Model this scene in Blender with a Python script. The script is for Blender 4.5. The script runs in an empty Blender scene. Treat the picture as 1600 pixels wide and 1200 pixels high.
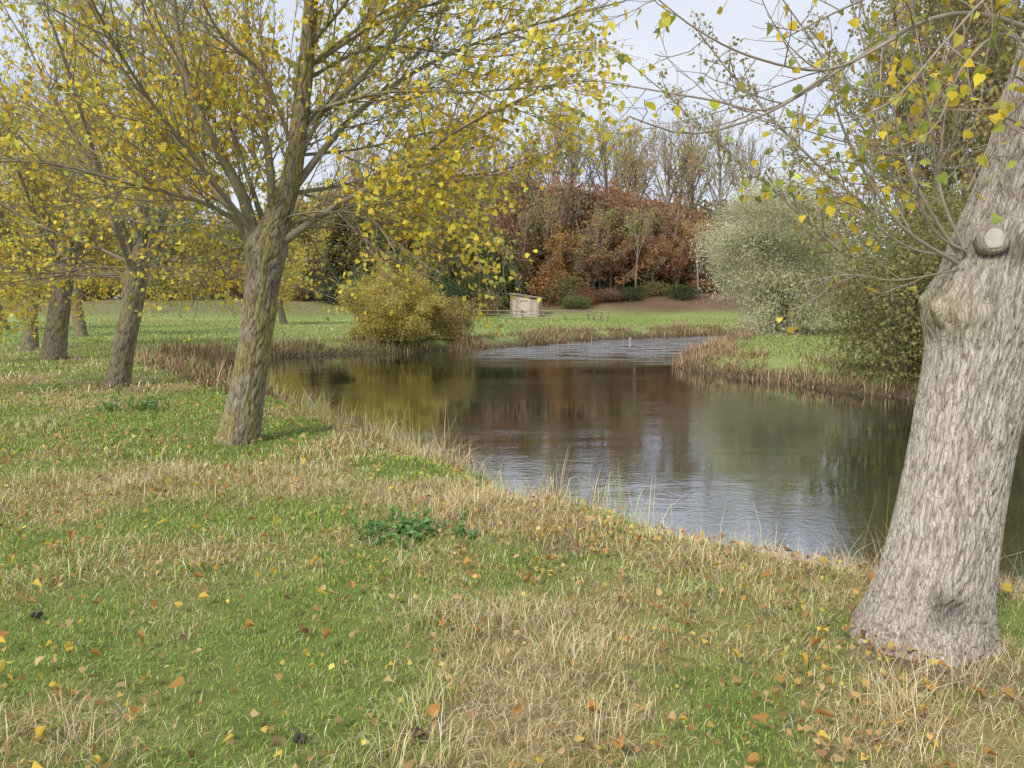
import bpy, math, random, numpy as np
from mathutils import Vector, Matrix, noise as mn
random.seed(7); rng = np.random.default_rng(7)
S = bpy.context.scene; COL = S.collection
R = math.radians; PI = math.pi; U = random.uniform
TH = math.atan(130/1200); CT, ST = math.cos(TH), math.sin(TH)

def P(px, py, Y):                       # point of the place seen in that direction at distance Y
    u = (px-800)/1200; v = (600-py)/1200
    k = Y/(CT+v*ST)
    return Vector((u*k, Y, 1.6+(-ST+v*CT)*k))

# ---------------------------------------------------------------- materials
def nmat(name):
    m = bpy.data.materials.new(name); m.use_nodes = True
    nt = m.node_tree; nt.nodes.clear()
    out = nt.nodes.new('ShaderNodeOutputMaterial')
    return m, nt, out
def mix(nt, mode, a, b, fac=1.0):
    n = nt.nodes.new('ShaderNodeMix'); n.data_type = 'RGBA'; n.blend_type = mode
    n.inputs[0].default_value = fac
    for i, s in ((6, a), (7, b)):
        if isinstance(s, tuple): n.inputs[i].default_value = s
        else: nt.links.new(s, n.inputs[i])
    return n
def ramp(nt, src, stops):
    n = nt.nodes.new('ShaderNodeValToRGB'); e = n.color_ramp.elements
    e[0].position, e[0].color = stops[0]; e[1].position, e[1].color = stops[1]
    for p, c in stops[2:]:
        x = e.new(p); x.color = c
    nt.links.new(src, n.inputs[0]); return n
def noise_node(nt, scale, detail=4, coord='Object', sc=(1,1,1), rough=.6):
    tc = nt.nodes.new('ShaderNodeTexCoord'); mp = nt.nodes.new('ShaderNodeMapping')
    mp.inputs['Scale'].default_value = sc
    nt.links.new(tc.outputs[coord], mp.inputs[0])
    n = nt.nodes.new('ShaderNodeTexNoise'); n.inputs['Scale'].default_value = scale
    n.inputs['Detail'].default_value = detail; n.inputs['Roughness'].default_value = rough
    nt.links.new(mp.outputs[0], n.inputs['Vector']); return n
def mat_attr(name, scale=8, lo=.7, hi=1.3, rough=.9, bump=0., bscale=None, sc=(1,1,1), dist=.02, crack=None):
    m, nt, out = nmat(name)
    at = nt.nodes.new('ShaderNodeAttribute'); at.attribute_name = 'col'
    n = noise_node(nt, scale, 5, sc=sc)
    rp = ramp(nt, n.outputs['Fac'], [(.25, (lo,lo,lo,1)), (.75, (hi,hi,hi,1))])
    mx = mix(nt, 'MULTIPLY', at.outputs['Color'], rp.outputs[0])
    b = nt.nodes.new('ShaderNodeBsdfPrincipled'); b.inputs['Roughness'].default_value = rough
    b.inputs['Specular IOR Level'].default_value = .2
    colr = mx.outputs[2]; hgt = None
    if bump:
        n2 = noise_node(nt, bscale or scale*3, 6, sc=sc); hgt = n2.outputs['Fac']
    if crack:                            # fissures between narrow upright plates
        tc = nt.nodes.new('ShaderNodeTexCoord')
        nd = noise_node(nt, 9, 3); dm = mix(nt, 'LINEAR_LIGHT', tc.outputs['Object'], nd.outputs['Color'], .03)
        mp = nt.nodes.new('ShaderNodeMapping'); mp.inputs['Scale'].default_value = (1,1,crack[1]); nt.links.new(dm.outputs[2], mp.inputs[0])
        vo = nt.nodes.new('ShaderNodeTexVoronoi'); vo.feature = 'DISTANCE_TO_EDGE'; vo.inputs['Scale'].default_value = crack[0]
        nt.links.new(mp.outputs[0], vo.inputs['Vector'])
        cr = ramp(nt, vo.outputs['Distance'], [(.0,(.34,.29,.25,1)),(.2,(1,1,1,1)),(.06,(.66,.61,.56,1))])
        mk = mix(nt, 'MULTIPLY', colr, cr.outputs[0], crack[2]); colr = mk.outputs[2]
        hm = nt.nodes.new('ShaderNodeMath'); hm.operation = 'MULTIPLY_ADD'; hm.inputs[1].default_value = .5
        nt.links.new(hgt, hm.inputs[0]); nt.links.new(cr.outputs[0], hm.inputs[2]); hgt = hm.outputs[0]
    nt.links.new(colr, b.inputs['Base Color'])
    if bump:
        bp = nt.nodes.new('ShaderNodeBump'); bp.inputs['Strength'].default_value = bump; bp.inputs['Distance'].default_value = dist
        nt.links.new(hgt, bp.inputs['Height']); nt.links.new(bp.outputs[0], b.inputs['Normal'])
    nt.links.new(b.outputs[0], out.inputs[0]); return m
def mat_leaf(name, trans=.35):
    m, nt, out = nmat(name)
    at = nt.nodes.new('ShaderNodeAttribute'); at.attribute_name = 'col'
    oi = nt.nodes.new('ShaderNodeObjectInfo')
    mx = mix(nt, 'MULTIPLY', at.outputs['Color'], oi.outputs['Color'])
    d = nt.nodes.new('ShaderNodeBsdfDiffuse'); nt.links.new(mx.outputs[2], d.inputs[0])
    if not trans:
        nt.links.new(d.outputs[0], out.inputs[0]); return m
    t = nt.nodes.new('ShaderNodeBsdfTranslucent')
    ms = nt.nodes.new('ShaderNodeMixShader'); ms.inputs[0].default_value = trans
    nt.links.new(mx.outputs[2], t.inputs[0])
    nt.links.new(d.outputs[0], ms.inputs[1]); nt.links.new(t.outputs[0], ms.inputs[2])
    nt.links.new(ms.outputs[0], out.inputs[0]); return m
def _mr(nt, src, a, b):
    n = nt.nodes.new('ShaderNodeMapRange'); n.inputs['From Min'].default_value = a; n.inputs['From Max'].default_value = b
    nt.links.new(src, n.inputs['Value']); return n.outputs['Result']
def mat_water():
    m, nt, out = nmat('water')
    dif = nt.nodes.new('ShaderNodeBsdfDiffuse'); dif.inputs[0].default_value = (.009,.0095,.0075,1)
    gl = nt.nodes.new('ShaderNodeBsdfGlossy'); gl.inputs['Roughness'].default_value = .006; gl.inputs[0].default_value = (.94,.97,1,1)
    n1 = noise_node(nt, 10, 3, sc=(.85,1.2,1)); n2 = noise_node(nt, 3.0, 2, sc=(.5,1.2,1))
    patch = noise_node(nt, .25, 3, sc=(.6,1.4,1))
    rp = ramp(nt, patch.outputs['Fac'], [(.4, (.05,.05,.05,1)), (.62, (.34,.34,.34,1))])
    # wind-ruffled reach in front of the far bank
    tc = nt.nodes.new('ShaderNodeTexCoord'); sx = nt.nodes.new('ShaderNodeSeparateXYZ'); nt.links.new(tc.outputs['Object'], sx.inputs[0])
    wob = noise_node(nt, .35, 3, sc=(.5,1.6,1))
    yw = nt.nodes.new('ShaderNodeMath'); yw.operation = 'MULTIPLY_ADD'; yw.inputs[1].default_value = 9; nt.links.new(wob.outputs['Fac'], yw.inputs[0]); nt.links.new(sx.outputs['Y'], yw.inputs[2])
    w1 = ramp(nt, _mr(nt, yw.outputs[0], 31, 60), [(.0,(0,0,0,1)),(.3,(1,1,1,1)),(.75,(1,1,1,1)),(1,(.3,.3,.3,1))])
    w2 = ramp(nt, _mr(nt, sx.outputs['X'], -8, 5), [(.25,(0,0,0,1)),(.7,(1,1,1,1))])
    glint = noise_node(nt, 1.2, 3, sc=(.5,1.0,1)); gr = ramp(nt, glint.outputs['Fac'], [(.38,(.2,.2,.2,1)),(.6,(1.3,1.3,1.3,1))])
    ww = mix(nt, 'MULTIPLY', w1.outputs[0], w2.outputs[0]); wg = mix(nt, 'MULTIPLY', ww.outputs[2], gr.outputs[0])
    w4 = mix(nt, 'MULTIPLY', wg.outputs[2], (3.6,3.6,3.6,1))
    w3 = mix(nt, 'ADD', rp.outputs[0], w4.outputs[2])
    ad = nt.nodes.new('ShaderNodeMath'); ad.operation = 'MULTIPLY_ADD'; ad.inputs[1].default_value = .9
    nt.links.new(n1.outputs['Fac'], ad.inputs[0]); nt.links.new(n2.outputs['Fac'], ad.inputs[2])
    mu = nt.nodes.new('ShaderNodeMath'); mu.operation = 'MULTIPLY'
    nt.links.new(ad.outputs[0], mu.inputs[0]); nt.links.new(w3.outputs[2], mu.inputs[1])
    bp = nt.nodes.new('ShaderNodeBump'); bp.inputs['Distance'].default_value = .018; bp.inputs['Strength'].default_value = .7
    nt.links.new(mu.outputs[0], bp.inputs['Height']); nt.links.new(bp.outputs[0], gl.inputs['Normal'])
    fr = nt.nodes.new('ShaderNodeFresnel'); fr.inputs['IOR'].default_value = 1.5
    fm = nt.nodes.new('ShaderNodeMath'); fm.operation = 'MULTIPLY_ADD'; fm.use_clamp = True; fm.inputs[1].default_value = .7; fm.inputs[2].default_value = .38
    nt.links.new(fr.outputs[0], fm.inputs[0])
    ms = nt.nodes.new('ShaderNodeMixShader'); nt.links.new(fm.outputs[0], ms.inputs[0]); nt.links.new(dif.outputs[0], ms.inputs[1]); nt.links.new(gl.outputs[0], ms.inputs[2])
    nt.links.new(ms.outputs[0], out.inputs[0]); return m
M_GROUND = mat_attr('meadow_soil', 6, .65, 1.35, bump=.6, bscale=30)
M_GRASS = mat_leaf('grass_blade', 0)
M_LEAF = mat_leaf('leaf', .42)
M_BARK = mat_attr('bark', 25, .8, 1.2, bump=.6, bscale=55, sc=(1,1,.25), dist=.01, crack=(30,.16,.55))
M_BARKN = mat_attr('ridged_bark', 45, .85, 1.14, bump=.7, bscale=90, sc=(1,1,.35), dist=.007, crack=(64,.065,.45))
M_TWIG = mat_attr('twig_bark', 12, .75, 1.25)
M_WOOD = mat_attr('weathered_wood', 9, .75, 1.25, sc=(4,4,.5), bump=.3)
M_PLAIN = mat_attr('matte', 30, .9, 1.1, rough=.7)
M_WATER = mat_water()

# ---------------------------------------------------------------- mesh helpers
def tag(o, label=None, cat=None, group=None, kind=None):
    if label: o['label'] = label
    if cat: o['category'] = cat
    if group: o['group'] = group
    if kind: o['kind'] = kind
    return o
def empty(name, loc, label, cat, group=None):
    o = bpy.data.objects.new(name, None); COL.objects.link(o); o.location = loc
    o.empty_display_size = .2
    return tag(o, label, cat, group)
def link(name, me, mat, parent=None):
    me.materials.append(mat)
    o = bpy.data.objects.new(name, me); COL.objects.link(o)
    if parent: o.parent = parent
    return o
def np_mesh(name, v, tris, cols, smooth=False):
    v = np.asarray(v, np.float32); tris = np.asarray(tris, np.int32)
    k = tris.shape[1]
    me = bpy.data.meshes.new(name)
    me.vertices.add(len(v)); me.vertices.foreach_set('co', v.ravel())
    me.loops.add(tris.size); me.loops.foreach_set('vertex_index', tris.ravel())
    me.polygons.add(len(tris)); me.polygons.foreach_set('loop_start', np.arange(0, tris.size, k, dtype=np.int32))
    if smooth: me.polygons.foreach_set('use_smooth', np.ones(len(tris), bool))
    me.update(calc_edges=True)
    a = me.color_attributes.new('col', 'FLOAT_COLOR', 'POINT')
    c = np.ones((len(v), 4), np.float32); c[:, :3] = cols
    a.data.foreach_set('color', c.ravel()); return me
class MB:
    def __init__(s): s.v = []; s.f = []; s.c = []
    def tube(s, pts, rads, n=5, col=(.2,.17,.13), cap=True):
        if len(pts) < 2: return
        b = len(s.v); ref = Vector((.31,.2,.93))
        for i, p in enumerate(pts):
            t = (pts[min(i+1, len(pts)-1)]-pts[max(i-1, 0)])
            if t.length < 1e-9: t = Vector((0,0,1))
            t.normalize()
            x = t.cross(ref)
            if x.length < .05: x = t.cross(Vector((1,0,0)))
            x.normalize(); y = t.cross(x)
            r = rads[i]
            for k in range(n):
                a = 2*PI*k/n
                s.v.append(p+x*(math.cos(a)*r)+y*(math.sin(a)*r)); s.c.append(col)
        for i in range(len(pts)-1):
            for k in range(n):
                k2 = (k+1) % n
                s.f.append((b+i*n+k, b+i*n+k2, b+(i+1)*n+k2, b+(i+1)*n+k))
        if cap:
            s.f.append(tuple(b+k for k in range(n))[::-1]); e = b+(len(pts)-1)*n
            s.f.append(tuple(e+k for k in range(n)))
    def box(s, c, size, rz=0, col=(.3,.3,.3)):
        b = len(s.v); hx, hy, hz = (q/2 for q in size); ca, sa = math.cos(rz), math.sin(rz)
        for dz in (-hz, hz):
            for dx, dy in ((-hx,-hy),(hx,-hy),(hx,hy),(-hx,hy)):
                s.v.append(Vector((c[0]+dx*ca-dy*sa, c[1]+dx*sa+dy*ca, c[2]+dz))); s.c.append(col)
        for q in ((3,2,1,0),(4,5,6,7),(0,1,5,4),(1,2,6,5),(2,3,7,6),(3,0,4,7)):
            s.f.append(tuple(b+i for i in q))
    def build(s, name, mat, parent=None, origin=None, smooth=True):
        o0 = origin or Vector((0,0,0))
        me = bpy.data.meshes.new(name); me.from_pydata([tuple(p-o0) for p in s.v], [], s.f)
        me.update()
        if smooth: me.polygons.foreach_set('use_smooth', np.ones(len(me.polygons), bool))
        a = me.color_attributes.new('col', 'FLOAT_COLOR', 'POINT')
        c = np.ones((len(s.v), 4), np.float32); c[:, :3] = np.array(s.c)
        a.data.foreach_set('color', c.ravel())
        return link(name, me, mat, parent)
def dup(root, loc, rz=0, sc=1, label=None, group=None, color=None):
    r = root.copy(); COL.objects.link(r); r.location = loc; r.rotation_euler = (0,0,rz)
    r.scale = (sc,)*3 if not isinstance(sc, tuple) else sc
    if label: r['label'] = label
    if group: r['group'] = group
    for ch in list(root.children):
        c = ch.copy(); COL.objects.link(c); c.parent = r
        if color and 'foliage' in ch.name: c.color = color
        for g in list(ch.children):
            d = g.copy(); COL.objects.link(d); d.parent = c
    return r
def catmull(pts, n):
    out = []; m = len(pts)-1
    for i in range(n):
        t = i/(n-1)*m; k = min(int(t), m-1); f = t-k
        p0, p1, p2, p3 = pts[max(k-1,0)], pts[k], pts[k+1], pts[min(k+2, m)]
        out.append(.5*((2*p1)+(p2-p0)*f+(2*p0-5*p1+4*p2-p3)*f*f+(3*p1-p0-3*p2+p3)*f**3))
    return out
def rv(): return Vector((random.gauss(0,1), random.gauss(0,1), random.gauss(0,1)))

# leaves
T_DELTA = (np.array([(0,0,0),(.48,.3,.1),(0,1,-.1),(-.48,.3,.1)]), np.array([(0,1,2),(0,2,3)]))
T_HEART = (np.array([(0,0,0),(.26,-.1,.05),(.5,.14,.12),(.42,.45,.1),(.17,.8,.0),(0,1.08,-.12),(-.26,-.1,.05),(-.5,.14,.12),(-.42,.45,.1),(-.17,.8,0)]),
           np.array([(0,1,2),(0,2,3),(0,3,4),(0,4,5),(0,7,6),(0,8,7),(0,9,8),(0,5,9)]))
T_LONG = (np.array([(0,0,0),(.16,.45,.04),(0,1,-.06),(-.16,.45,.04)]), np.array([(0,1,2),(0,2,3)]))
def nrm(a): return a/np.maximum(np.linalg.norm(a, axis=1, keepdims=True), 1e-9)
def leaf_mesh(name, pos, size, cols, tmpl, down=.6, d=None):
    pos = np.asarray(pos, float); N = len(pos)
    if d is None:
        d = rng.normal(size=(N,3)); d[:,2] -= down*1.5
    d = nrm(d); s = nrm(np.cross(d, rng.normal(size=(N,3)))); n = np.cross(s, d)
    T, F = tmpl; K = len(T)
    sz = np.broadcast_to(size, (N,))[:,None,None]
    v = pos[:,None,:]+sz*(T[None,:,0:1]*s[:,None]+T[None,:,1:2]*d[:,None]+T[None,:,2:3]*n[:,None])
    f = (F[None]+(np.arange(N)*K)[:,None,None]).reshape(-1,3)
    c = np.repeat(np.asarray(cols), K, axis=0)
    return np_mesh(name, v.reshape(-1,3), f, c)
def pick(pal, n, var=.18):
    pal = np.array(pal); c = pal[rng.integers(0, len(pal), n)]
    return np.clip(c*(1+rng.normal(0, var, (n,1))), .004, .95)
YEL = [(.93,.75,.08),(.89,.69,.08),(.83,.67,.1),(.65,.61,.12),(.79,.55,.07),(.46,.48,.12)]

# ---------------------------------------------------------------- terrain
WP = np.array([(70,1.5),(20,3.4),(8,4.5),(3.4,5.1),(2.4,5.3),(1.8,5.75),(1.45,6.25),(1.0,6.7),(.5,7.1),(-.1,8.1),(-.9,9.3),(-1.7,10.6),(-3.5,13.6),(-5.5,16.8),
   (-9.2,22),(-10.6,25.5),(-10.2,29),(-9,31.6),(-7.3,33),(-5.2,34.2),(-1.7,35.6),(1,39),(3.7,43.5),(7.7,46.5),(14,51),(22,58),(48,76),
   (54,68),(25,51),(13,43.5),(8.9,35),(6.4,28.5),(5.8,26),(6.9,22.5),(9.3,17.8),(14,14.4),(22,13),(70,12)], float)
def vhash(i, j, s):
    v = np.sin(i*127.1+j*311.7+s*74.7)*43758.5453
    return v-np.floor(v)
def vnoise(x, y, s=0):
    xi, yi = np.floor(x), np.floor(y); fx, fy = x-xi, y-yi
    fx = fx*fx*(3-2*fx); fy = fy*fy*(3-2*fy)
    return (vhash(xi,yi,s)*(1-fx)+vhash(xi+1,yi,s)*fx)*(1-fy)+(vhash(xi,yi+1,s)*(1-fx)+vhash(xi+1,yi+1,s)*fx)*fy
def fbm(x, y, s=0, o=4):
    t = 0; a = .5
    for k in range(o):
        t = t+a*vnoise(x*2**k, y*2**k, s+k*3.1); a *= .5
    return t/(1-.5**o)
def sdist(x, y):                       # + on land, - in the river
    best = np.full(x.shape, 1e9); ins = np.zeros(x.shape, bool)
    n = len(WP)
    for i in range(n):
        a, b = WP[i], WP[(i+1) % n]; e = b-a
        t = np.clip(((x-a[0])*e[0]+(y-a[1])*e[1])/(e@e), 0, 1)
        best = np.minimum(best, (x-a[0]-t*e[0])**2+(y-a[1]-t*e[1])**2)
        c = (a[1] > y) != (b[1] > y)
        ins ^= c & (x < (b[0]-a[0])*(y-a[1])/(b[1]-a[1]+1e-12)+a[0])
    d = np.sqrt(best)
    return np.where(ins, -d, d)+(fbm(x*1.1, y*1.1, 5, 3)-.5)*np.clip(.5+y*.012, .5, .9)
def sst(a, b, x):
    t = np.clip((x-a)/(b-a), 0, 1); return t*t*(3-2*t)
WL = -.68
def height(x, y, d=None):
    if d is None: d = sdist(x, y)
    lvl = -.16*sst(10, 30, y)+(fbm(x*.35, y*.35, 11, 3)-.5)*(.05+.1*sst(6,14,y))*sst(.5, 3, np.abs(d))+(fbm(x*2, y*2, 13, 2)-.5)*.05
    land = WL+(lvl-WL)*np.power(sst(-.25, 1.15, d), .8)
    bed = WL+.6*np.maximum(d, -1.6)-.02
    h = np.where(d > -.05, land, np.minimum(land, bed))
    rise = sst(76, 118, y+x*.3)*6.2*sst(-26, 6, x)+sst(66, 90, y)*2.0*(1-sst(-26, -2, x))
    return h+rise*(d > 0)
def H1(x, y): return float(height(np.array([float(x)]), np.array([float(y)]))[0])
def straw(x, y, d):                    # 0 green .. 1 dry
    s = (fbm(x*1.1+3, y*1.1, 21, 5)-.5)*2.9+.45
    s = s+.09*np.clip(x, -4, 2)*(y < 14)+.4*np.exp(-np.maximum(d, 0)/.9)
    s = s-.65*np.exp(-((x+1.9)**2/1.6+(y-2.9)**2/2.2))-.25*np.exp(-((x-1.2)**2+(y-4.7)**2)/.9)
    s = np.where(y > 30, s*.5-.1, s)
    return np.clip(s, 0, 1)
def bare(x, y):
    b = np.exp(-((x-1.85)**2+(y-3.3)**2)/.1)*1.1+np.exp(-((x-.35)**2/.04+(y-4.95)**2/.06))*.8
    return np.clip(b, 0, 1)
def axis(parts):
    o = []
    for a, b, st in parts: o.append(np.arange(a, b, st))
    return np.concatenate(o)
gx = axis([(-900,-200,50),(-200,-50,6),(-50,-14,.7),(-14,14,.17),(14,50,.5),(50,200,6),(200,901,50)])
gy = axis([(-60,-8,4),(-8,15,.13),(15,60,.3),(60,130,1.2),(130,300,10),(300,1401,50)])
X, Y = np.meshgrid(gx, gy); x, y = X.ravel(), Y.ravel(); d = sdist(x, y); z = height(x, y, d)
G0 = np.array((.14,.18,.045)); S0 = np.array((.29,.225,.11)); B0 = np.array((.14,.1,.06)); F0 = np.array((.25,.3,.095))
s = straw(x, y, d)[:,None]
c = G0*(1-s)+S0*s
far = sst(20, 45, y)[:,None]; c = c*(1-far)+(F0*(.75+.5*fbm(x*.2, y*.2, 2)[:,None])*(1-.3*s)+S0*.3*s)*far
rb = (sst(3,5,x)*sst(10,14,y)*(1-sst(20,45,y)))[:,None]; c = c*(1-rb)+F0*rb
wd = (sst(80, 89, y+x*.3+4*fbm(x*.3,y*.3,8,2)-2)*sst(-20,-4,x))[:,None]; c = c*(1-wd)+np.array((.15,.098,.058))*(.7+.6*fbm(x*.5,y*.5,9,3)[:,None])*wd
em = (sst(68, 78, y)*(1-sst(-22,-4,x)))[:,None]; c = c*(1-em)+np.array((.2,.185,.08))*em
bk = (1-sst(.0, .7, d))[:,None]; c = c*(1-bk)+B0*.7*bk
br = bare(x, y)[:,None]; c = c*(1-br)+np.array((.17,.125,.085))*br
nx, ny = len(gx), len(gy)
i, j = np.meshgrid(np.arange(nx-1), np.arange(ny-1)); q = (j*nx+i).ravel()
tag(link('ground', np_mesh('ground', np.stack([x,y,z],1), np.stack([q,q+1,q+1+nx,q+nx],1), c, True), M_GROUND), kind='structure',
    label='grassy meadow and river banks', cat='ground')
wx, wy = np.meshgrid(np.linspace(-16,75,3), np.linspace(.5,82,3))
tag(link('water', np_mesh('water', np.stack([wx.ravel(), wy.ravel(), np.full(9, WL)],1),
    np.array([(0,1,4,3),(1,2,5,4),(3,4,7,6),(4,5,8,7)]), np.ones((9,3))*.1), M_WATER), kind='structure', label='calm dark river water', cat='river')

# ---------------------------------------------------------------- grass
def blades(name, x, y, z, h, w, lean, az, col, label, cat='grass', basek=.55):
    N = len(x); p = np.stack([x,y,z],1)
    dr = np.stack([np.cos(az), np.sin(az), np.zeros(N)],1); up = np.array([[0,0,1.]])
    pe = np.stack([-np.sin(az), np.cos(az), np.zeros(N)],1)*(w/2)[:,None]
    l1, l2 = (lean*.65)[:,None], (lean*1.3)[:,None]; hh = h[:,None]
    m = p+hh*.55*(dr*np.sin(l1)+up*np.cos(l1)); t = m+hh*.5*(dr*np.sin(l2)+up*np.cos(l2))
    v = np.stack([p-pe, p+pe, m-pe*.75, m+pe*.75, t],1)
    f = (np.array([(0,1,3),(0,3,2),(2,3,4)])[None]+(np.arange(N)*5)[:,None,None]).reshape(-1,3)
    k = np.array([basek,basek,1,1,1.1])[None,:,None]  # blade bases darker by nature, darkened further to paint shade into the gaps
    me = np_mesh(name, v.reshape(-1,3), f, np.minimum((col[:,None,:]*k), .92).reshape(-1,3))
    return tag(link(name, me, M_GRASS), label, cat, kind='stuff')
GP = [(.31,.44,.085),(.38,.5,.1),(.22,.35,.065),(.43,.49,.13)]
SP = [(.8,.65,.38),(.72,.56,.3),(.88,.75,.48),(.54,.41,.21),(.42,.3,.16)]
def meadow(name, n, x0, x1, y0, y1, hg, hs, w, label, dmin=.05, pw=1):
    x = rng.uniform(x0, x1, n); y = y0+(y1-y0)*rng.uniform(0,1,n)**pw
    keep = np.abs(x) < .78*y+1.6; x, y = x[keep], y[keep]
    d = sdist(x, y); k = (d > dmin) & (rng.uniform(size=len(x)) > bare(x, y)*.9); x, y, d = x[k], y[k], d[k]
    st = straw(x, y, d); isS = rng.uniform(size=len(x)) < st*.53+.08; n = len(x)
    col = np.where(isS[:,None], pick(SP, n, .22), pick(GP, n, .24))
    tuft = fbm(x*2.7, y*2.7, 41, 2); cl = .5+.45*tuft+3.4*np.clip(tuft-.6, 0, 1)*np.clip(st*2,0,1.3)
    h = np.where(isS, rng.uniform(hs[0], hs[1], n)*(.65+.55*st), rng.uniform(hg[0], hg[1], n))*cl
    bank = (d < .8) & (y < 17); h = np.where(bank, h*rng.uniform(.9, 1.9, n)*(.55+.9*fbm(x*1.4,y*1.4,43,2)), h)
    lean = np.where(isS, np.abs(rng.normal(1.05,.42,n)), np.abs(rng.normal(.6,.35,n)))
    lean = np.clip(lean, 0, 1.42); az = rng.uniform(0, 2*PI, n)
    ww = rng.uniform(w[0], w[1], n)*np.where(isS, .75, 1.)
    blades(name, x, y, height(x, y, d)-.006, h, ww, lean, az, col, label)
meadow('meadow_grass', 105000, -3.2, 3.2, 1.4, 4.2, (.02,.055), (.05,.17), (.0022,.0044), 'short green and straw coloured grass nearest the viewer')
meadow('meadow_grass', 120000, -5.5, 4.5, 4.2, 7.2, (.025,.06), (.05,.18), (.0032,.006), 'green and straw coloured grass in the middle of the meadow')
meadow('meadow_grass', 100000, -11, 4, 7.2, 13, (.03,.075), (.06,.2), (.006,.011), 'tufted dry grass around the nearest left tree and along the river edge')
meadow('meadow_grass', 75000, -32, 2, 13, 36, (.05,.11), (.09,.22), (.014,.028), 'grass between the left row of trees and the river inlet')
def stalks():                           # single tall bents on the near brink
    n = 80000; x = rng.uniform(-6, 4, n); y = rng.uniform(4.3, 16, n); d = sdist(x, y)
    k = (d > -.1) & (d < .8) & (fbm(x*1.6, y*1.6, 55, 2) > .53) & (rng.uniform(size=n) < .45); x, y, d = x[k], y[k], d[k]; n = len(x)
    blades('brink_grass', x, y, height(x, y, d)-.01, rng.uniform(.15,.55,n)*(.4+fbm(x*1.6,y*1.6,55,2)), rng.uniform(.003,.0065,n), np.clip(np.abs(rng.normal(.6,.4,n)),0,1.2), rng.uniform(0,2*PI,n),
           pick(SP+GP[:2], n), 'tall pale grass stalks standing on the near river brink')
stalks()
def reeds():
    n = 520000; x = rng.uniform(-15, 19, n); y = rng.uniform(13, 58, n)
    d = sdist(x, y); k = (d > -.2) & (d < np.where(x > 4, 1.8, 1.6)) & (rng.uniform(size=n) < .8-.3*np.clip(d,0,2)); x, y, d = x[k], y[k], d[k]
    cl = fbm(x*.9, y*.9, 61, 3)
    k = cl > np.where(x > 4, .3+.12*np.clip(d,0,2), .36); x, y, d, cl = x[k], y[k], d[k], cl[k]; n = len(x)
    g = rng.uniform(size=n) < np.where(x > 3, .1, .26)
    col = np.where(g[:,None], pick([(.24,.3,.08),(.3,.33,.11)], n), pick([(.44,.3,.18),(.34,.21,.13),(.58,.44,.28),(.25,.15,.095)], n))
    h = rng.uniform(.15,.6,n)*(.1+1.7*cl**1.3)*np.where((x > 4) & (y < 30), .85, 1)
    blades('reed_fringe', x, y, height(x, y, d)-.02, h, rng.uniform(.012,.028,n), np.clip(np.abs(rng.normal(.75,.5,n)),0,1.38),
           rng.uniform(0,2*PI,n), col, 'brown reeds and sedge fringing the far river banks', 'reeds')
reeds()
def farbank():
    n = 110000; x = rng.uniform(-40, 34, n); y = rng.uniform(17, 84, n); d = sdist(x, y); k = (d > .9) & (np.abs(x) < .75*y)&((y>33)|(x>3))&(y+x*.3 < 84); x, y, d = x[k], y[k], d[k]; n = len(x)
    s = fbm(x*.25, y*.25, 77, 3) > .54
    col = np.where((s & (rng.uniform(size=n) < .5))[:,None], pick([(.48,.38,.2),(.4,.31,.17)], n), pick([(.29,.38,.1),(.35,.44,.13),(.25,.34,.09)], n))
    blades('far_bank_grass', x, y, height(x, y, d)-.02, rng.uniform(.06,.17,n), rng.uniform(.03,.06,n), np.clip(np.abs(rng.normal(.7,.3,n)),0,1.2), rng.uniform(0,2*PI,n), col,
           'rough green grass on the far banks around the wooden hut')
farbank()

# ---------------------------------------------------------------- trees
def curve(p, d, L, n, up=0., wob=.1):
    pts = [p.copy()]; d = d.normalized()
    for i in range(n):
        d = (d+rv()*wob+Vector((0,0,up))).normalized(); p = p+d*(L/n); pts.append(p.copy())
    return pts
def grow(mb, leaf, path, r0, r1, sides, lv, levels, col, leafp=0, leafstep=.1):
    n = len(path); rads = [r0+(r1-r0)*(i/(n-1))**.7 for i in range(n)]
    mb.tube(path, rads, sides, col, cap=False)
    seg = [(path[i+1]-path[i]).length for i in range(n-1)]; L = sum(seg)
    def at(s):
        for i, q in enumerate(seg):
            if s <= q or i == n-2: return path[i].lerp(path[i+1], min(1, s/max(q,1e-6))), (path[i+1]-path[i]).normalized(), rads[i]
            s -= q
    if leafp:
        s = L*.25
        while s < L:
            if random.random() < leafp:
                leaf.append(at(s)[0]+rv()*.025)
            s += leafstep*U(.5,1.5)
        if random.random() < leafp: leaf.append(path[-1])
    if lv < len(levels):
        sp = levels[lv]; s = L*sp.get('start', .15)
        while s < L:
            p, t, r = at(s); f = s/L
            ax = t.cross(rv()).normalized()
            dd = Matrix.Rotation(R(U(*sp['ang'])), 3, ax) @ t
            LL = sp['len']*U(.55,1.25)*(1-.6*f)
            ch = curve(p, dd, LL, sp.get('n', 4), sp.get('up', .05), sp.get('wob', .1))
            rr = min(r*.65, sp['r']); lp = sp.get('leafp', 0)
            if callable(lp): lp = lp(p)
            grow(mb, leaf, ch, rr, max(rr*.35, sp.get('rmin', .002)), sp.get('sides', 3), lv+1, levels, tuple(k*U(.85,1.15) for k in col), lp, sp.get('leafstep', .1))
            s += sp['step']*U(.6,1.4)
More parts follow.
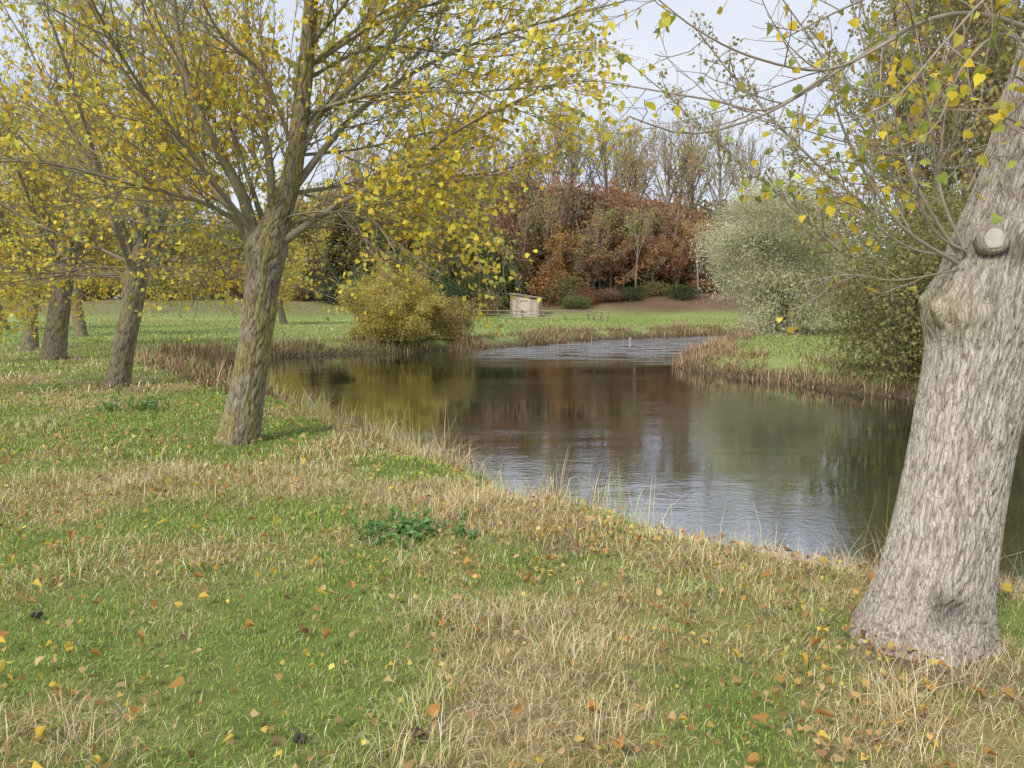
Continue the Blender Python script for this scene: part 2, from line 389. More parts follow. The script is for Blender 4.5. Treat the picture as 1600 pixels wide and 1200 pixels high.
def trunk_mesh(name, ctrl, ns, nr, parent, origin, freq, amp, groove, ridge, moss=0, seed=0, bulges=(), lobes=5, flare=.08, aniso=.16, lowd=.55, mat=None):
    pts = catmull([c[0] for c in ctrl], nr)
    rr = [c[1] for c in ctrl]; m = len(rr)-1
    rsm = []
    for i in range(nr):
        t = i/(nr-1)*m; k = min(int(t), m-1); f = t-k
        a0, a1, a2, a3 = rr[max(k-1,0)], rr[k], rr[k+1], rr[min(k+2,m)]
        rsm.append(max(.004, .5*((2*a1)+(a2-a0)*f+(2*a0-5*a1+4*a2-a3)*f*f+(3*a1-a0-3*a2+a3)*f**3)))
    vs, cs = [], []; sacc = 0
    gr, ri = Vector(groove), Vector(ridge); off = Vector((seed*7.3, seed*3.1, seed*1.7))
    for i in range(nr):
        r = rsm[i]
        tan = (pts[min(i+1,nr-1)]-pts[max(i-1,0)]).normalized()
        if i: sacc += (pts[i]-pts[i-1]).length
        xx = tan.cross(Vector((0,-1,0))).normalized(); yy = tan.cross(xx).normalized()
        rf = max(r, .05)
        for j in range(ns):
            a = 2*PI*j/ns; ca, sa = math.cos(a), math.sin(a)
            qq = Vector((ca*rf*freq, sa*rf*freq, sacc*freq*aniso))+off
            w = mn.noise(qq*.5+Vector((9,2,5)))*1.3
            v = mn.noise(qq+Vector((w,w*.7,w*.25))); v2 = mn.noise(qq*2.3+Vector((5,w,1)))
            rg = .7*min(1, abs(v)*4.6)+.3*min(1, abs(v2)*3.4)
            dirv = xx*ca+yy*sa
            lo = mn.noise(Vector((ca*1.2, sa*1.2, sacc*1.2))+off)
            R_ = r*(1+.03*lo)*(1+flare*math.exp(-sacc/.16)*(math.sin(lobes*a+seed)+.5*math.sin(3*a+2*seed)))+amp*(rg-.75)
            mo = 0; dk = 0
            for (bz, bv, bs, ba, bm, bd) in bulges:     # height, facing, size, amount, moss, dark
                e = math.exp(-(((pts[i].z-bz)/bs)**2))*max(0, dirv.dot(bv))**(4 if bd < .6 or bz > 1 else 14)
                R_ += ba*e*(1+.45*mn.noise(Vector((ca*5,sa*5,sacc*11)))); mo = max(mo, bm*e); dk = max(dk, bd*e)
            vs.append(pts[i]+dirv*R_-origin)
            cc = gr.lerp(ri, min(1, rg**.8))*(.92+.16*mn.noise(qq*.3+Vector((3,8,1)))+.08*lo)
            mz = max(mo, moss*max(0, min(1, .42+1.6*mn.noise(Vector((ca*1.5, sa*1.5, sacc*2.2))+off*2)+.5*mn.noise(qq*.6))))
            cc = cc.lerp(Vector((.38,.34,.075))*(.45+.65*rg), mz*.8)
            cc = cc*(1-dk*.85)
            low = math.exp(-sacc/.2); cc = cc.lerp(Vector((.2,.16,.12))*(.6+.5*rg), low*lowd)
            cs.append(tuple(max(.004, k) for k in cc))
    fs = []
    for i in range(nr-1):
        for j in range(ns):
            j2 = (j+1) % ns; fs.append((i*ns+j, i*ns+j2, (i+1)*ns+j2, (i+1)*ns+j))
    me = np_mesh(name, np.array([tuple(v) for v in vs]), np.array(fs), np.array(cs), True)
    return link(name, me, mat or M_BARK, parent)
def foliage(pts, size, pal, parent, tmpl=T_DELTA, name='foliage', down=.7, var=.18, mat=None):
    n = len(pts); P_ = np.array([tuple(p) for p in pts])
    return link(name, leaf_mesh(name, P_, rng.uniform(size*.65, size*1.2, n), pick(pal, n, var), tmpl, down), mat or M_LEAF, parent)
BK = (.27,.235,.175)
def lclump(sd, lo=.15, hi=.9, k=.5):
    def f(p):
        v = mn.noise(Vector((p.x*k+sd, p.y*k, p.z*k)))*1.2+.5
        return lo+(hi-lo)*max(0, min(1, v))
    return f

# nearest tree of the left row
def left_tree():
    b = Vector((-3.1, 8.63, H1(-3.1, 8.63)))
    root = empty('pollard_poplar', b, 'mossy leaning poplar nearest the water on the left, crown of yellow leaves', 'tree')
    Y0 = 8.63
    ct = [(P(364,720,Y0),.3),(P(373,685,Y0),.24),(P(387,610,Y0),.19),(P(402,510,Y0),.18),(P(411,440,Y0),.185),(P(421,385,Y0),.195),(P(436,335,Y0),.14),(P(455,280,Y0-.02),.105),(P(468,190,Y0-.08),.09),(P(479,90,Y0-.16),.08),(P(491,-60,Y0-.25),.06),(P(505,-260,Y0-.3),.03)]
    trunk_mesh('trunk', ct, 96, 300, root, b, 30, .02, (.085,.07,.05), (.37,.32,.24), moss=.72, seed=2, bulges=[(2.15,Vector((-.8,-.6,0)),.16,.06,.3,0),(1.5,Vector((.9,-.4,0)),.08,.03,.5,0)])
    Lm = [([(425,385),(452,290),(467,190),(480,90),(492,-60),(505,-260)],-.3,.075),
          ([(410,440),(392,360),(372,300),(332,220),(292,110),(266,-50),(240,-240)],-.5,.1),
          ([(402,430),(375,350),(320,270),(250,190),(135,40),(60,-110)],.8,.064),
          ([(440,375),(520,318),(620,262),(720,205),(860,120)],-1.0,.05),
          ([(455,300),(540,190),(650,110),(770,55),(975,5)],.6,.048),
          ([(402,368),(320,322),(220,292),(90,262),(-30,250)],-1.5,.034),
          ([(470,205),(555,120),(640,35),(710,-70),(760,-200)],-.8,.046),
          ([(426,385),(420,260),(402,150),(380,0),(360,-160)],1.2,.07),
          ([(440,345),(520,335),(610,318),(690,318),(800,400)],-.6,.024),
          ([(440,345),(500,330),(570,340),(620,400)],-1.2,.018),
          ([(478,110),(560,40),(650,-10),(800,-60)],1.4,.03),
          ([(452,300),(540,290),(640,280),(760,265),(900,230)],1.6,.03),
          ([(405,375),(300,250),(200,120),(100,-90)],-2.0,.038),
          ([(400,375),(330,350),(250,345),(150,330)],1.5,.025),
          ([(470,190),(600,150),(740,140),(930,130)],-1.6,.028),
          ([(450,310),(490,200),(570,60),(630,-120)],2.4,.045),
          ([(412,360),(350,180),(270,0),(200,-160)],2.4,.038),
          ([(476,120),(600,70),(760,90),(930,60)],.4,.024),
          ([(460,240),(560,230),(660,210),(760,180)],2.2,.022),
          ([(450,300),(560,330),(660,380),(740,440)],.9,.018),
          ([(335,230),(240,90),(160,-40),(110,-160)],.2,.026),
          ([(375,310),(300,150),(230,40),(150,-120)],1.6,.03),
          ([(460,250),(420,120),(340,40),(280,-120)],-1.2,.03),
          ([(400,370),(280,300),(180,250),(40,150)],2.2,.024),
          ([(480,80),(540,-20),(600,-120)],-1.5,.03),
          ([(435,360),(480,370),(515,410),(535,450)],1.8,.013),
          ([(405,380),(360,390),(320,430),(300,480)],2.2,.012),
          ([(445,345),(560,360),(650,350),(720,370)],2.6,.016),
          ([(476,120),(620,20),(780,-20),(900,-30)],-.6,.024)]
    leaf = []
    def lp(p, lo, hi):
        v = mn.noise(Vector((p.x*.7+3, p.y*.7, p.z*.7)))*1.5+.42
        hgt = max(0, min(1, (p.z-3.6)/1.5)); v = v-.3*hgt+(.16 if p.x > -3.2 else -.08)
        return lo+(hi-lo)*max(0, min(1, v))
    lv = [dict(step=.15, len=1.6, ang=(20,48), up=.08, wob=.09, r=.01, sides=4, n=5, start=.12, leafp=lambda p: lp(p,.0,.45), leafstep=.095),
          dict(step=.09, len=.66, ang=(20,50), up=.05, wob=.11, r=.004, sides=3, n=3, start=.15, leafp=lambda p: lp(p,.02,.82), leafstep=.068, rmin=.002)]
    for px, dy, r in Lm:
        path = [P(a, c, 8.63+dy*(i/(len(px)-1))**1.2)+rv()*.03 for i, (a, c) in enumerate(px)]
        path = catmull(path, 14); mb = MB()
        grow(mb, leaf, path, r, max(.006, r*.19), 8, 0, lv, (.26,.23,.155))
        mb.build('limb', M_TWIG, root, b)
    foliage([p-b for p in leaf], .066, YEL, root)
    return root
left_tree()

def pollard(base, top, r, seed, label, nl=16, LL=5.0, group=None, leafsize=.1, step=.27, lo=.12, hi=.94):
    random.seed(seed); root = empty('pollard_poplar', base, label, 'tree', group)
    b = Vector(base); t = Vector(top)
    ax = t-b
    ct = [(b-ax*.06, r*1.4), (b+ax*.05, r*1.15), (b+ax*.3, r), (b+ax*.65+Vector((.03,0,0)), r*.93), (b+ax*.92, r*1.02), (b+ax*1.02, r*.92), (b+ax*1.2, r*.55), (b+ax*1.34, r*.2)]
    trunk_mesh('trunk', ct, 60, 100, root, b, 22, .025, (.085,.07,.052), (.34,.295,.22), moss=.45, seed=seed)
    leaf = []
    lv = [dict(step=step, len=2.0, ang=(22,48), up=.07, wob=.09, r=.014, sides=3, n=5, start=.1, leafp=lclump(seed,.05,.55), leafstep=.11),
          dict(step=.155, len=.75, ang=(22,52), up=.03, wob=.12, r=.006, sides=3, n=3, start=.15, leafp=lclump(seed,lo,hi,.6), leafstep=.08, rmin=.0037)]
    for i in range(nl):
        main = i in (1,2,3,6,9)
        a = i*2.4+U(-.3,.3); el = (U(48,80) if main else U(18,78)) if i % 4 else U(-8,14); L = LL*U(.75,1.2)*(1 if i % 4 else .55)
        dv = Vector((math.cos(a)*math.cos(R(el)), math.sin(a)*math.cos(R(el)), math.sin(R(el))))
        r0 = r*U(.3,.4) if main else U(.03,.055)*(1 if i % 4 else .5)
        mb = MB(); grow(mb, leaf, curve(t+ax*U(-.08,.12)+dv*r*.3, dv, L, 10, .05 if i % 4 else -.03, .07), r0, .008, 7, 0, lv, BK)
        mb.build('limb', M_TWIG, root, b)
    foliage([p-b for p in leaf], leafsize, YEL, root)
    return root
def gp(x, y, dz=0): return Vector((x, y, H1(x, y)+dz))
t3 = pollard(gp(-7.6,14.7), P(214,420,14.7), .2, 11, 'second poplar of the left row, slim trunk leaning right beside the riverbank grass', 22, 5.8, leafsize=.085)
t4 = pollard(gp(-13.4,22.4), P(98,420,22.4), .3, 12, 'third poplar of the left row with a thick dark straight trunk', 22, 6.4, leafsize=.105)
t5 = dup(t3, gp(-17.2,27.4), 1.9, 1.2, 'leftmost poplar trunk of the row, dark and leaning right')
t6 = dup(t4, gp(-21.6,38.5), 2.6, (.95,.95,1.1), 'most distant poplar of the left row, thin pale trunk behind the thick one')
t7 = dup(t4, gp(-17.2,58), 4.1, (.85,.85,.75), 'far off poplar standing alone in the field beyond the river inlet')
t8 = dup(t3, gp(-31,47), 4.4, 1.25, 'distant yellow poplar at the left edge beyond the row')

# near tree on the right
def right_tree():
    random.seed(5)
    b = gp(1.98, 3.56)
    root = empty('pollard_poplar', b, 'big pale poplar trunk with ridged bark in the right foreground, leaning right', 'tree')
    Y0 = 3.56
    ct = [(P(1437,1035,Y0),.41),(P(1445,985,Y0),.315),(P(1458,925,Y0),.256),(P(1474,845,Y0),.23),(P(1488,770,Y0),.22),(P(1503,690,Y0),.216),(P(1521,600,Y0),.22),(P(1537,520,Y0),.226),
          (P(1550,450,Y0),.226),(P(1566,390,Y0),.216),(P(1588,325,Y0),.198),(P(1615,240,Y0),.18),(P(1646,120,Y0),.165),(P(1680,-20,Y0),.14),(P(1705,-200,Y0),.11),(P(1720,-420,Y0),.07),(P(1725,-520,Y0),.02)]
    lf = Vector((-.97,-.22,0)).normalized()
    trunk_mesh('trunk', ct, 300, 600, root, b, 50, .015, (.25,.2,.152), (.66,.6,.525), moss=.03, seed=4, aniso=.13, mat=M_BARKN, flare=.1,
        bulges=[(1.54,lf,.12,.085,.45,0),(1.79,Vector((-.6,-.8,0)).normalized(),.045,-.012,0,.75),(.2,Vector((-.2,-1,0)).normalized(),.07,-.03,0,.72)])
    c0 = P(1553,374,3.366); ax = Vector((-.33,-.93,.12)).normalized(); st = MB()
    st.tube([c0-ax*.08, c0-ax*.01, c0+ax*.004, c0+ax*.01], [.064,.062,.056,.046], 24, (.46,.41,.345))
    for v in st.v: v += Vector((mn.noise(v*22), mn.noise(v*22+Vector((7,0,0))), mn.noise(v*22+Vector((0,7,0)))))*.008
    so = st.build('pruned_stub', M_BARKN, root, b)
    cf = MB()
    cf.tube([c0+ax*.005, c0+ax*.013, c0+ax*.015], [.042,.04,.033], 24, (.6,.55,.47))
    for v in cf.v: v += Vector((mn.noise(v*25), 0, mn.noise(v*25+Vector((0,7,0)))))*.01
    cf.build('cut_face', M_TWIG, so, b)
    leaf = []
    lv = [dict(step=.1, len=.6, ang=(28,62), up=.05, wob=.12, r=.0045, sides=5, n=6, start=.18, leafp=lclump(1,.0,.4,.9), leafstep=.09, rmin=.0015),
          dict(step=.08, len=.18, ang=(30,60), up=.05, wob=.12, r=.002, sides=4, n=3, start=.25, leafp=lclump(1,-.1,.75,.9), leafstep=.06, rmin=.0012)]
    Lm = [([(1640,60),(1540,15),(1440,38),(1350,85),(1260,140),(1180,185),(1080,208),(985,180)],(3.5,2.9),.0145),
          ([(1290,118),(1200,165),(1110,158),(1010,140),(900,118)],(3.1,3.4),.007),
          ([(1400,58),(1290,108),(1180,84),(1090,48),(1010,-20)],(3.2,3.0),.008),
          ([(1490,412),(1410,350),(1352,262),(1312,180),(1290,100),(1215,-20)],(3.45,3.2),.01),
          ([(1500,395),(1440,305),(1382,165),(1330,0),(1300,-90)],(3.45,3.6),.011),
          ([(1490,428),(1400,440),(1330,432),(1255,442)],(3.45,3.5),.005),
          ([(1495,400),(1420,385),(1330,330),(1240,240)],(3.45,3.7),.007),
          ([(1510,385),(1470,300),(1450,150),(1420,-30)],(3.45,3.9),.01),
          ([(1640,100),(1570,60),(1500,110),(1460,190),(1420,230)],(3.4,2.9),.009),
          ([(1650,0),(1560,-60),(1450,-40),(1330,10),(1230,60)],(3.4,3.0),.012),
          ([(1620,220),(1570,190),(1540,240),(1510,300)],(3.4,3.0),.007),
          ([(1630,160),(1590,120),(1560,180),(1575,280),(1590,340)],(3.3,2.8),.006),
          ([(1650,-30),(1560,-20),(1480,60),(1400,150),(1330,190)],(3.4,2.7),.009),
          ([(1660,-60),(1600,-140),(1480,-160),(1300,-120),(1150,-60)],(3.5,3.8),.016),
          ([(1505,390),(1450,350),(1400,200),(1385,60),(1400,-60)],(3.45,3.3),.008),
          ([(1690,-60),(1790,-200),(1850,-400)],(3.5,3.4),.03),
          ([(1690,-100),(1720,-350),(1760,-620)],(3.5,4.4),.04)]
    for px, (ya, yb), r in Lm:
        path = catmull([P(a, c, ya+(yb-ya)*i/(len(px)-1))+rv()*.008 for i, (a, c) in enumerate(px)], 20)
        mb = MB(); grow(mb, leaf, path, r, .0026, 7, 0, lv, (.33,.285,.225))
        mb.build('limb', M_TWIG, root, b)
    foliage([p-b for p in leaf], .042, [(.84,.66,.07),(.76,.62,.07),(.62,.57,.1),(.42,.46,.09),(.68,.5,.06),(.33,.4,.09)], root, T_HEART)
right_tree()

# crowns built of leaf clumps
def leafy(name, loc, label, cat, Ht, rx, z0, ncl, nleaf, size, pal, tr, seed, tmpl=T_DELTA, stems=1, group=None, clr=.5, bark=(.2,.165,.13), part='trunk', flat=1., ry=None):
    random.seed(seed); root = empty(name, loc, label, cat, group); ry = ry or rx
    cz = (Ht+z0)/2; rz = (Ht-z0)/2; cl = []
    while len(cl) < ncl:
        p = Vector((U(-1,1), U(-1,1), U(-1,1))); q = p.length
        if q > 1 or q < .35: continue
        k = 1+.22*mn.noise(p*2+Vector((seed,0,0)))
        cl.append(Vector((p.x*rx*k, p.y*ry*k, cz+p.z*rz*k)))
    mb = MB()
    if stems == 1:
        tp = curve(Vector((0,0,-.2)), Vector((U(-.05,.05),U(-.05,.05),1)), Ht*.85, 8, .1, .05)
        mb.tube(tp, [tr*(1-.85*i/8) for i in range(9)], 7, bark)
        for c in cl:
            o = tp[min(8, max(2, int((c.z-rx*.4)/(Ht*.85)*8)))]
            mb.tube([o, o.lerp(c,.5)+Vector((0,0,.1)), c], [tr*.3, tr*.16, tr*.04], 4, bark, False)
    else:
        for c in cl:
            o = Vector((U(-.3,.3)*rx*.4, U(-.3,.3)*ry*.4, -.1)); m = o.lerp(c, .5); m.x *= .75; m.y *= .75; m.z += .1*Ht
            mb.tube(catmull([o, m, c], 6), [tr*(1-.85*i/5) for i in range(6)], 4, bark, False)
    mb.build(part, M_TWIG, root)
    C = np.array([tuple(c) for c in cl]); k = rng.integers(0, ncl, nleaf)
    sp = clr*(.6+.8*rng.uniform(size=ncl))
    pos = C[k]+np.clip(rng.normal(size=(nleaf,3)),-2,2)*sp[k][:,None]*np.array([1,1,.75*flat])
    pos[:,2] = np.maximum(pos[:,2], .05)
    tone = (.8+.4*rng.uniform(size=ncl))[k][:,None]
    cols = np.clip(pick(pal, nleaf, .13)*tone, .004, .9)
    link('foliage', leaf_mesh('foliage', pos, rng.uniform(size*.6, size*1.25, nleaf), cols, tmpl, .3), M_LEAF, root)
    return root
leafy('willow_bush', gp(14.4,42), 'big rounded grey green willow on the right river bank', 'tree', 8.1, 3.7, .2, 210, 74000, .165, [(.68,.66,.45),(.6,.59,.38),(.75,.72,.52),(.55,.53,.32)], .06, 31, T_LONG, 5, clr=.52, part='stem', bark=(.36,.33,.25))
leafy('yellow_bush', gp(-5.4,35.4), 'rounded yellow olive bush overhanging the far water edge', 'bush', 3.2, 2.2, -.3, 190, 46000, .075, [(.56,.47,.13),(.5,.43,.12),(.62,.51,.16),(.43,.39,.12)], .015, 32, T_DELTA, 5, clr=.22, part='stem', bark=(.3,.26,.14))
leafy('yellow_bush', gp(-2.9,36.4), 'lower straw coloured bush joined to the right of the rounded yellow one', 'bush', 1.8, 1.0, -.1, 60, 10000, .075, [(.52,.42,.16),(.45,.36,.13),(.38,.31,.12)], .015, 33, T_DELTA, 5, clr=.22, part='stem')
SH = [(.25,.25,.095),(.31,.29,.11),(.19,.2,.075),(.33,.27,.12)]
leafy('riverside_shrub', gp(9.65,18.9), 'dark olive shrub hanging over the water beside the right foreground trunk', 'shrub', 3.3, 1.9, -.45, 110, 16000, .08, SH, .03, 34, T_DELTA, 5, clr=.42, part='stem', bark=(.28,.23,.18))
leafy('riverside_shrub', gp(11.6,18.2), 'olive shrub behind the right foreground trunk at the water edge', 'shrub', 4.2, 2.1, -.2, 90, 13000, .09, SH, .03, 36, T_DELTA, 5, clr=.45, part='stem', bark=(.28,.23,.18))
leafy('riverside_shrub', gp(13.2,23.5), 'taller olive shrub behind the one hanging over the water', 'shrub', 5.2, 2.3, .0, 110, 12000, .11, [(.3,.28,.11),(.36,.32,.12),(.25,.25,.09)], .035, 35, T_DELTA, 5, clr=.5, part='stem', bark=(.3,.25,.19))

def upright(loc, label, Ht, seed, nl=11, leafp=.0, size=.14, pal=YEL, group=None, step=.75, blen=2.6, tw=(.55,.9), rmin=.02, tr=.3, spread=(12,34), col=(.24,.2,.16), name='tall_poplar', leafstep=.3, first=.18, cat='tree', lim=.42):
    random.seed(seed); root = empty(name, loc, label, cat, group)
    tp = curve(Vector((0,0,-.3)), Vector((U(-.04,.04),U(-.04,.04),1)), Ht*.9, 10, .06, .035)
    mb = MB(); mb.tube(tp, [tr*(1-.88*i/10) for i in range(11)], 8, col); mb.build('trunk', M_TWIG, root)
    leaf = []; br = MB()
    lv = [dict(step=step, len=blen, ang=(22,48), up=.12, wob=.08, r=.05, sides=3, n=4, start=.2, leafp=leafp*.5, leafstep=leafstep, rmin=rmin),
          dict(step=tw[0], len=tw[1], ang=(25,50), up=.08, wob=.12, r=rmin*1.3, sides=3, n=2, start=.15, leafp=leafp, leafstep=leafstep, rmin=rmin*.7)]
    for i in range(nl):
        f = first+(.86-first)*i/nl; k = f*10; o = tp[int(k)].lerp(tp[min(10,int(k)+1)], k-int(k))
        a = i*2.4+U(-.4,.4); el = 90-U(*spread)-(1-f)*14; L = Ht*(.98-f)*U(.7,1.0)*(.95 if f < .5 else .85)
        dv = Vector((math.cos(a)*math.cos(R(el)), math.sin(a)*math.cos(R(el)), math.sin(R(el))))
        grow(br, leaf, curve(o, dv, L, 7, .06, .05), tr*lim*(1-f*.6), .03, 5, 0, lv, col)
    br.build('branches', M_TWIG, root)
    if leaf: foliage([p+rv()*size*.8 for p in leaf], size, pal, root)
    root['top'] = max(v.z for v in br.v)
    return root
OL = [(.46,.39,.16),(.41,.35,.14),(.51,.42,.15),(.35,.33,.12),(.3,.31,.12)]
kw = dict(step=.45, blen=2.5, tw=(.28,.9), rmin=.012, leafstep=.11, first=.05, spread=(14,40), col=(.27,.22,.165))
PA = upright(gp(17.6,33), 'tall brownish green poplar close behind the right foreground trunk', 19, 51, 22, .8, .175, OL, tr=.26, **kw)
dup(PA, gp(21.2,31), 2.2, (1.05,1.05,1.1), 'tall olive poplar at the right edge beyond the foreground trunk')
dup(PA, gp(20.6,38), 4.0, (1.0,1.0,1.1), 'tall poplar standing behind the other two on the right bank')
upright(gp(16.0,29.5), 'slender thinly leaved poplar left of the tall ones on the right bank', 11, 53, 12, .4, .14, OL, tr=.13, **kw)

# far row of tall poplars
ORD = ['first','second','third','fourth','fifth','sixth','seventh','eighth','ninth','tenth','eleventh','twelfth','thirteenth','fourteenth','fifteenth','sixteenth','seventeenth','eighteenth','nineteenth','twentieth',
       '21st','22nd','23rd','24th','25th','26th','27th','28th','29th','30th']
PB = (.37,.315,.25)
kp = dict(step=.7, blen=3.2, tw=(.5,1.3), rmin=.03, spread=(12,42), col=PB, lim=.44, first=.3)
FA = upright((0,0,0), '', 22, 61, 15, .3, .24, [(.58,.45,.22),(.5,.38,.19)], tr=.46, **kp)
FB = upright((0,0,0), '', 22, 62, 15, .12, .24, [(.52,.4,.22)], tr=.44, **kp)
FC = upright((0,0,0), '', 22, 63, 15, .85, .28, [(.68,.52,.15),(.6,.47,.15),(.5,.41,.16)], tr=.44, **kp)
used = set()
row = [(575,240,'C'),(640,225,'A'),(692,190,'C'),(768,205,'A'),(812,240,'C'),(860,176,'C'),(905,204,'B'),(952,194,'A'),(1002,206,'C'),(1040,198,'A'),(1086,196,'B'),(1132,188,'A'),(1172,222,'B'),(735,250,'A'),(978,235,'C'),(1062,232,'C')]
DESC = {'A':'thinly leaved','B':'nearly bare','C':'yellow brown'}
for k, (px, py, kd) in enumerate(sorted(row)):
    src = {'A':FA,'B':FB,'C':FC}[kd]
    p = P(px, py, 108+U(-3,6)); bz = H1(p.x, p.y); sc = (p.z-bz)/(src['top']*.93)
    lab = 'tall %s poplar above the far wood, %s from the left of its row' % (DESC[kd], ORD[k])
    w_ = sc*U(.8,1.0); args = ((p.x, p.y, bz), U(0,6.28), (w_,w_,sc))
    if kd in used: dup(src, *args, label=lab, group='tall poplars above the far wood')
    else:
        used.add(kd); src.location = args[0]; src.rotation_euler = (0,0,args[1]); src.scale = args[2]; src['label'] = lab; src['group'] = 'tall poplars above the far wood'
# understorey of the far wood
WH = [(1,1,1),(.85,.85,.85),(1.15,1.1,1.05),(.9,1.0,.85)]
ku = dict(step=.45, blen=2.0, tw=(.34,.85), rmin=.022, leafstep=.1, first=.14, spread=(18,60), name='woodland_tree')
UA = upright((0,0,0), '', 11.5, 71, 18, .95, .28, WH, tr=.22, col=(.3,.25,.19), **ku)
UB = upright((0,0,0), '', 11.5, 72, 15, .8, .27, WH, tr=.18, col=(.36,.3,.235), **ku)
UE = upright((0,0,0), '', 11.5, 75, 10, .4, .24, WH, tr=.13, col=(.34,.29,.23), step=.7, blen=1.9, tw=(.45,.9), rmin=.02, leafstep=.16, first=.4, spread=(14,46), name='slender_tree')
UC = leafy('woodland_tree', (0,0,0), '', 'tree', 11, 3.2, .3, 80, 5200, .27, WH, .18, 73, clr=.85, bark=(.18,.145,.11)); UC['top'] = 11.2
UD = leafy('understorey_shrub', (0,0,0), '', 'shrub', 4, 2.4, .0, 50, 3000, .25, WH, .06, 74, stems=5, clr=.8, part='stem')
RU = (.5,.29,.155); BR = (.46,.34,.2); OG = (.66,.4,.14); DG = (.16,.18,.08); OV = (.36,.34,.14); YG = (.6,.5,.16); DR = (.44,.235,.15)
cn = {RU:'rusty brown',BR:'dull brown',OG:'orange',DG:'dark green',OV:'olive green',YG:'yellow green',DR:'reddish'}
wood = [ # px, top py, Y, variant, colour
 (470,300,95,'C',OV),(500,290,92,'A',YG),(535,280,97,'C',DG),(570,285,95,'A',BR),(600,290,92,'C',OV),(625,265,99,'A',OV),(650,300,90,'A',YG),(672,275,96,'B',BR),(695,290,95,'A',BR),(715,320,90,'B',OV),
 (745,360,87,'C',DG),(780,375,87,'C',DG),(735,270,100,'A',RU),(760,280,94,'B',BR),(782,280,98,'A',RU),(815,272,97,'A',BR),(840,300,92,'B',OV),(800,315,93,'A',DR),(862,280,99,'A',RU),(895,290,95,'A',BR),
 (875,360,90,'A',OG),(925,300,96,'A',DR),(950,290,101,'A',RU),(965,325,92,'A',OV),(990,305,97,'A',RU),(1015,325,95,'A',BR),(1040,310,99,'A',RU),(1062,345,95,'A',OG),(1085,330,98,'A',RU),(1105,345,95,'B',OG),(1130,360,99,'A',BR),
 (905,370,91,'B',RU),(1000,380,92,'A',OV),(938,350,90,'B',BR),(830,360,89,'B',RU),(1040,370,93,'B',OG),(700,345,88,'B',OV),(1160,355,100,'A',OV),(1200,360,102,'A',BR),(1250,360,104,'A',YG),(850,330,96,'A',YG),(1075,370,93,'A',BR),(975,360,91,'A',DR),(1022,370,90,'A',RU),
 (920,385,89,'A',BR),(955,390,90,'A',RU),(1058,395,90,'A',DR),(1095,390,91,'A',BR),(890,345,93,'A',RU)]
cnt = {}; made = set()
for px, py, Y_, kd, colr in sorted(wood):
    src = {'A':UA,'B':UB,'C':UC}[kd]; p = P(px, py, Y_); bz = H1(p.x, p.y); sc = (p.z-bz)/(src['top']*.97)
    k = cnt.get(colr, 0); cnt[colr] = k+1
    lab = '%s tree in the far wood, %s of that colour from the left' % (cn[colr], ORD[k])
    args = ((p.x, p.y, bz), U(0,6.28), (min(1.3,max(sc,.8)),)*2+(sc,))
    v = U(.8,1.15); cc = tuple(q*v for q in colr)+(1,)
    if kd in made: dup(src, *args, label=lab, group='trees of the far wood', color=cc)
    else:
        made.add(kd); src.location = args[0]; src.rotation_euler = (0,0,args[1]); src.scale = args[2]; src['label'] = lab; src['group'] = 'trees of the far wood'
        for ch in src.children:
            if 'foliage' in ch.name: ch.color = cc
slim = [(694,300),(727,325),(768,310),(818,330),(852,305),(888,300),(930,325),(957,345),(990,315),(1030,345),(1056,320),(1102,340)]
for k, (px, py) in enumerate(slim):
    p = P(px+U(-9,9), py, 89+U(-2,5.5)); bz = H1(p.x, p.y); sc = (p.z-bz)/(UE['top']*.97)
    lab = 'slender thin tree at the front of the far wood, %s from the left' % ORD[k]; w_ = U(.75,1.15); args = ((p.x,p.y,bz), U(0,6.28), (w_,w_,sc)); cc = random.choice([RU,BR,OG,YG])+(1,)
    if k: dup(UE, *args, label=lab, group='slender trees at the front of the far wood', color=cc)
    else:
        UE.location = args[0]; UE.rotation_euler = (0,0,args[1]); UE.scale = args[2]; UE['label'] = lab; UE['group'] = 'slender trees at the front of the far wood'
        for ch in UE.children:
            if 'foliage' in ch.name: ch.color = cc
shr = [(470,440,86,OV),(520,440,84,DG),(570,430,86,OV),(620,445,84,DG),(660,435,86,OV),(700,440,83,DG),(745,430,84,DG),(785,440,88,DG),(860,420,88,OG),(885,430,86,OV),(930,435,91,DG),(965,425,93,BR),(1000,432,92,OV),(1040,425,93,RU),(1080,438,92,DG),(1115,428,93,BR),(760,455,82,OV),(910,450,86,DR),(1150,430,94,OV),
       (900,464,84,OV),(948,455,87,BR),(985,462,87,DG),(1025,450,89,BR),(1066,465,86,DG),(1098,452,89,RU),(1133,460,89,DG),(1170,445,92,OV)]
cnt = {}
for k, (px, py, Y_, colr) in enumerate(sorted(shr)):
    p = P(px, py, Y_); bz = H1(p.x, p.y); sc = max(.35, (p.z-bz)/4.2); q = cnt.get(colr, 0); cnt[colr] = q+1
    lab = 'low %s shrub below the far wood, %s of that colour from left' % (cn[colr], ORD[q])
    cc = tuple(v*U(.7,1.0) for v in colr)+(1,); s3 = (max(sc,.6)*U(.8,1.3), max(sc,.6), sc)
    if k: dup(UD, (p.x,p.y,bz), U(0,6), s3, lab, 'shrubs at the edge of the far wood', cc)
    else:
        UD.location = (p.x,p.y,bz); UD.scale = s3; UD['label'] = lab; UD['group'] = 'shrubs at the edge of the far wood'
        for ch in UD.children:
            if 'foliage' in ch.name: ch.color = cc
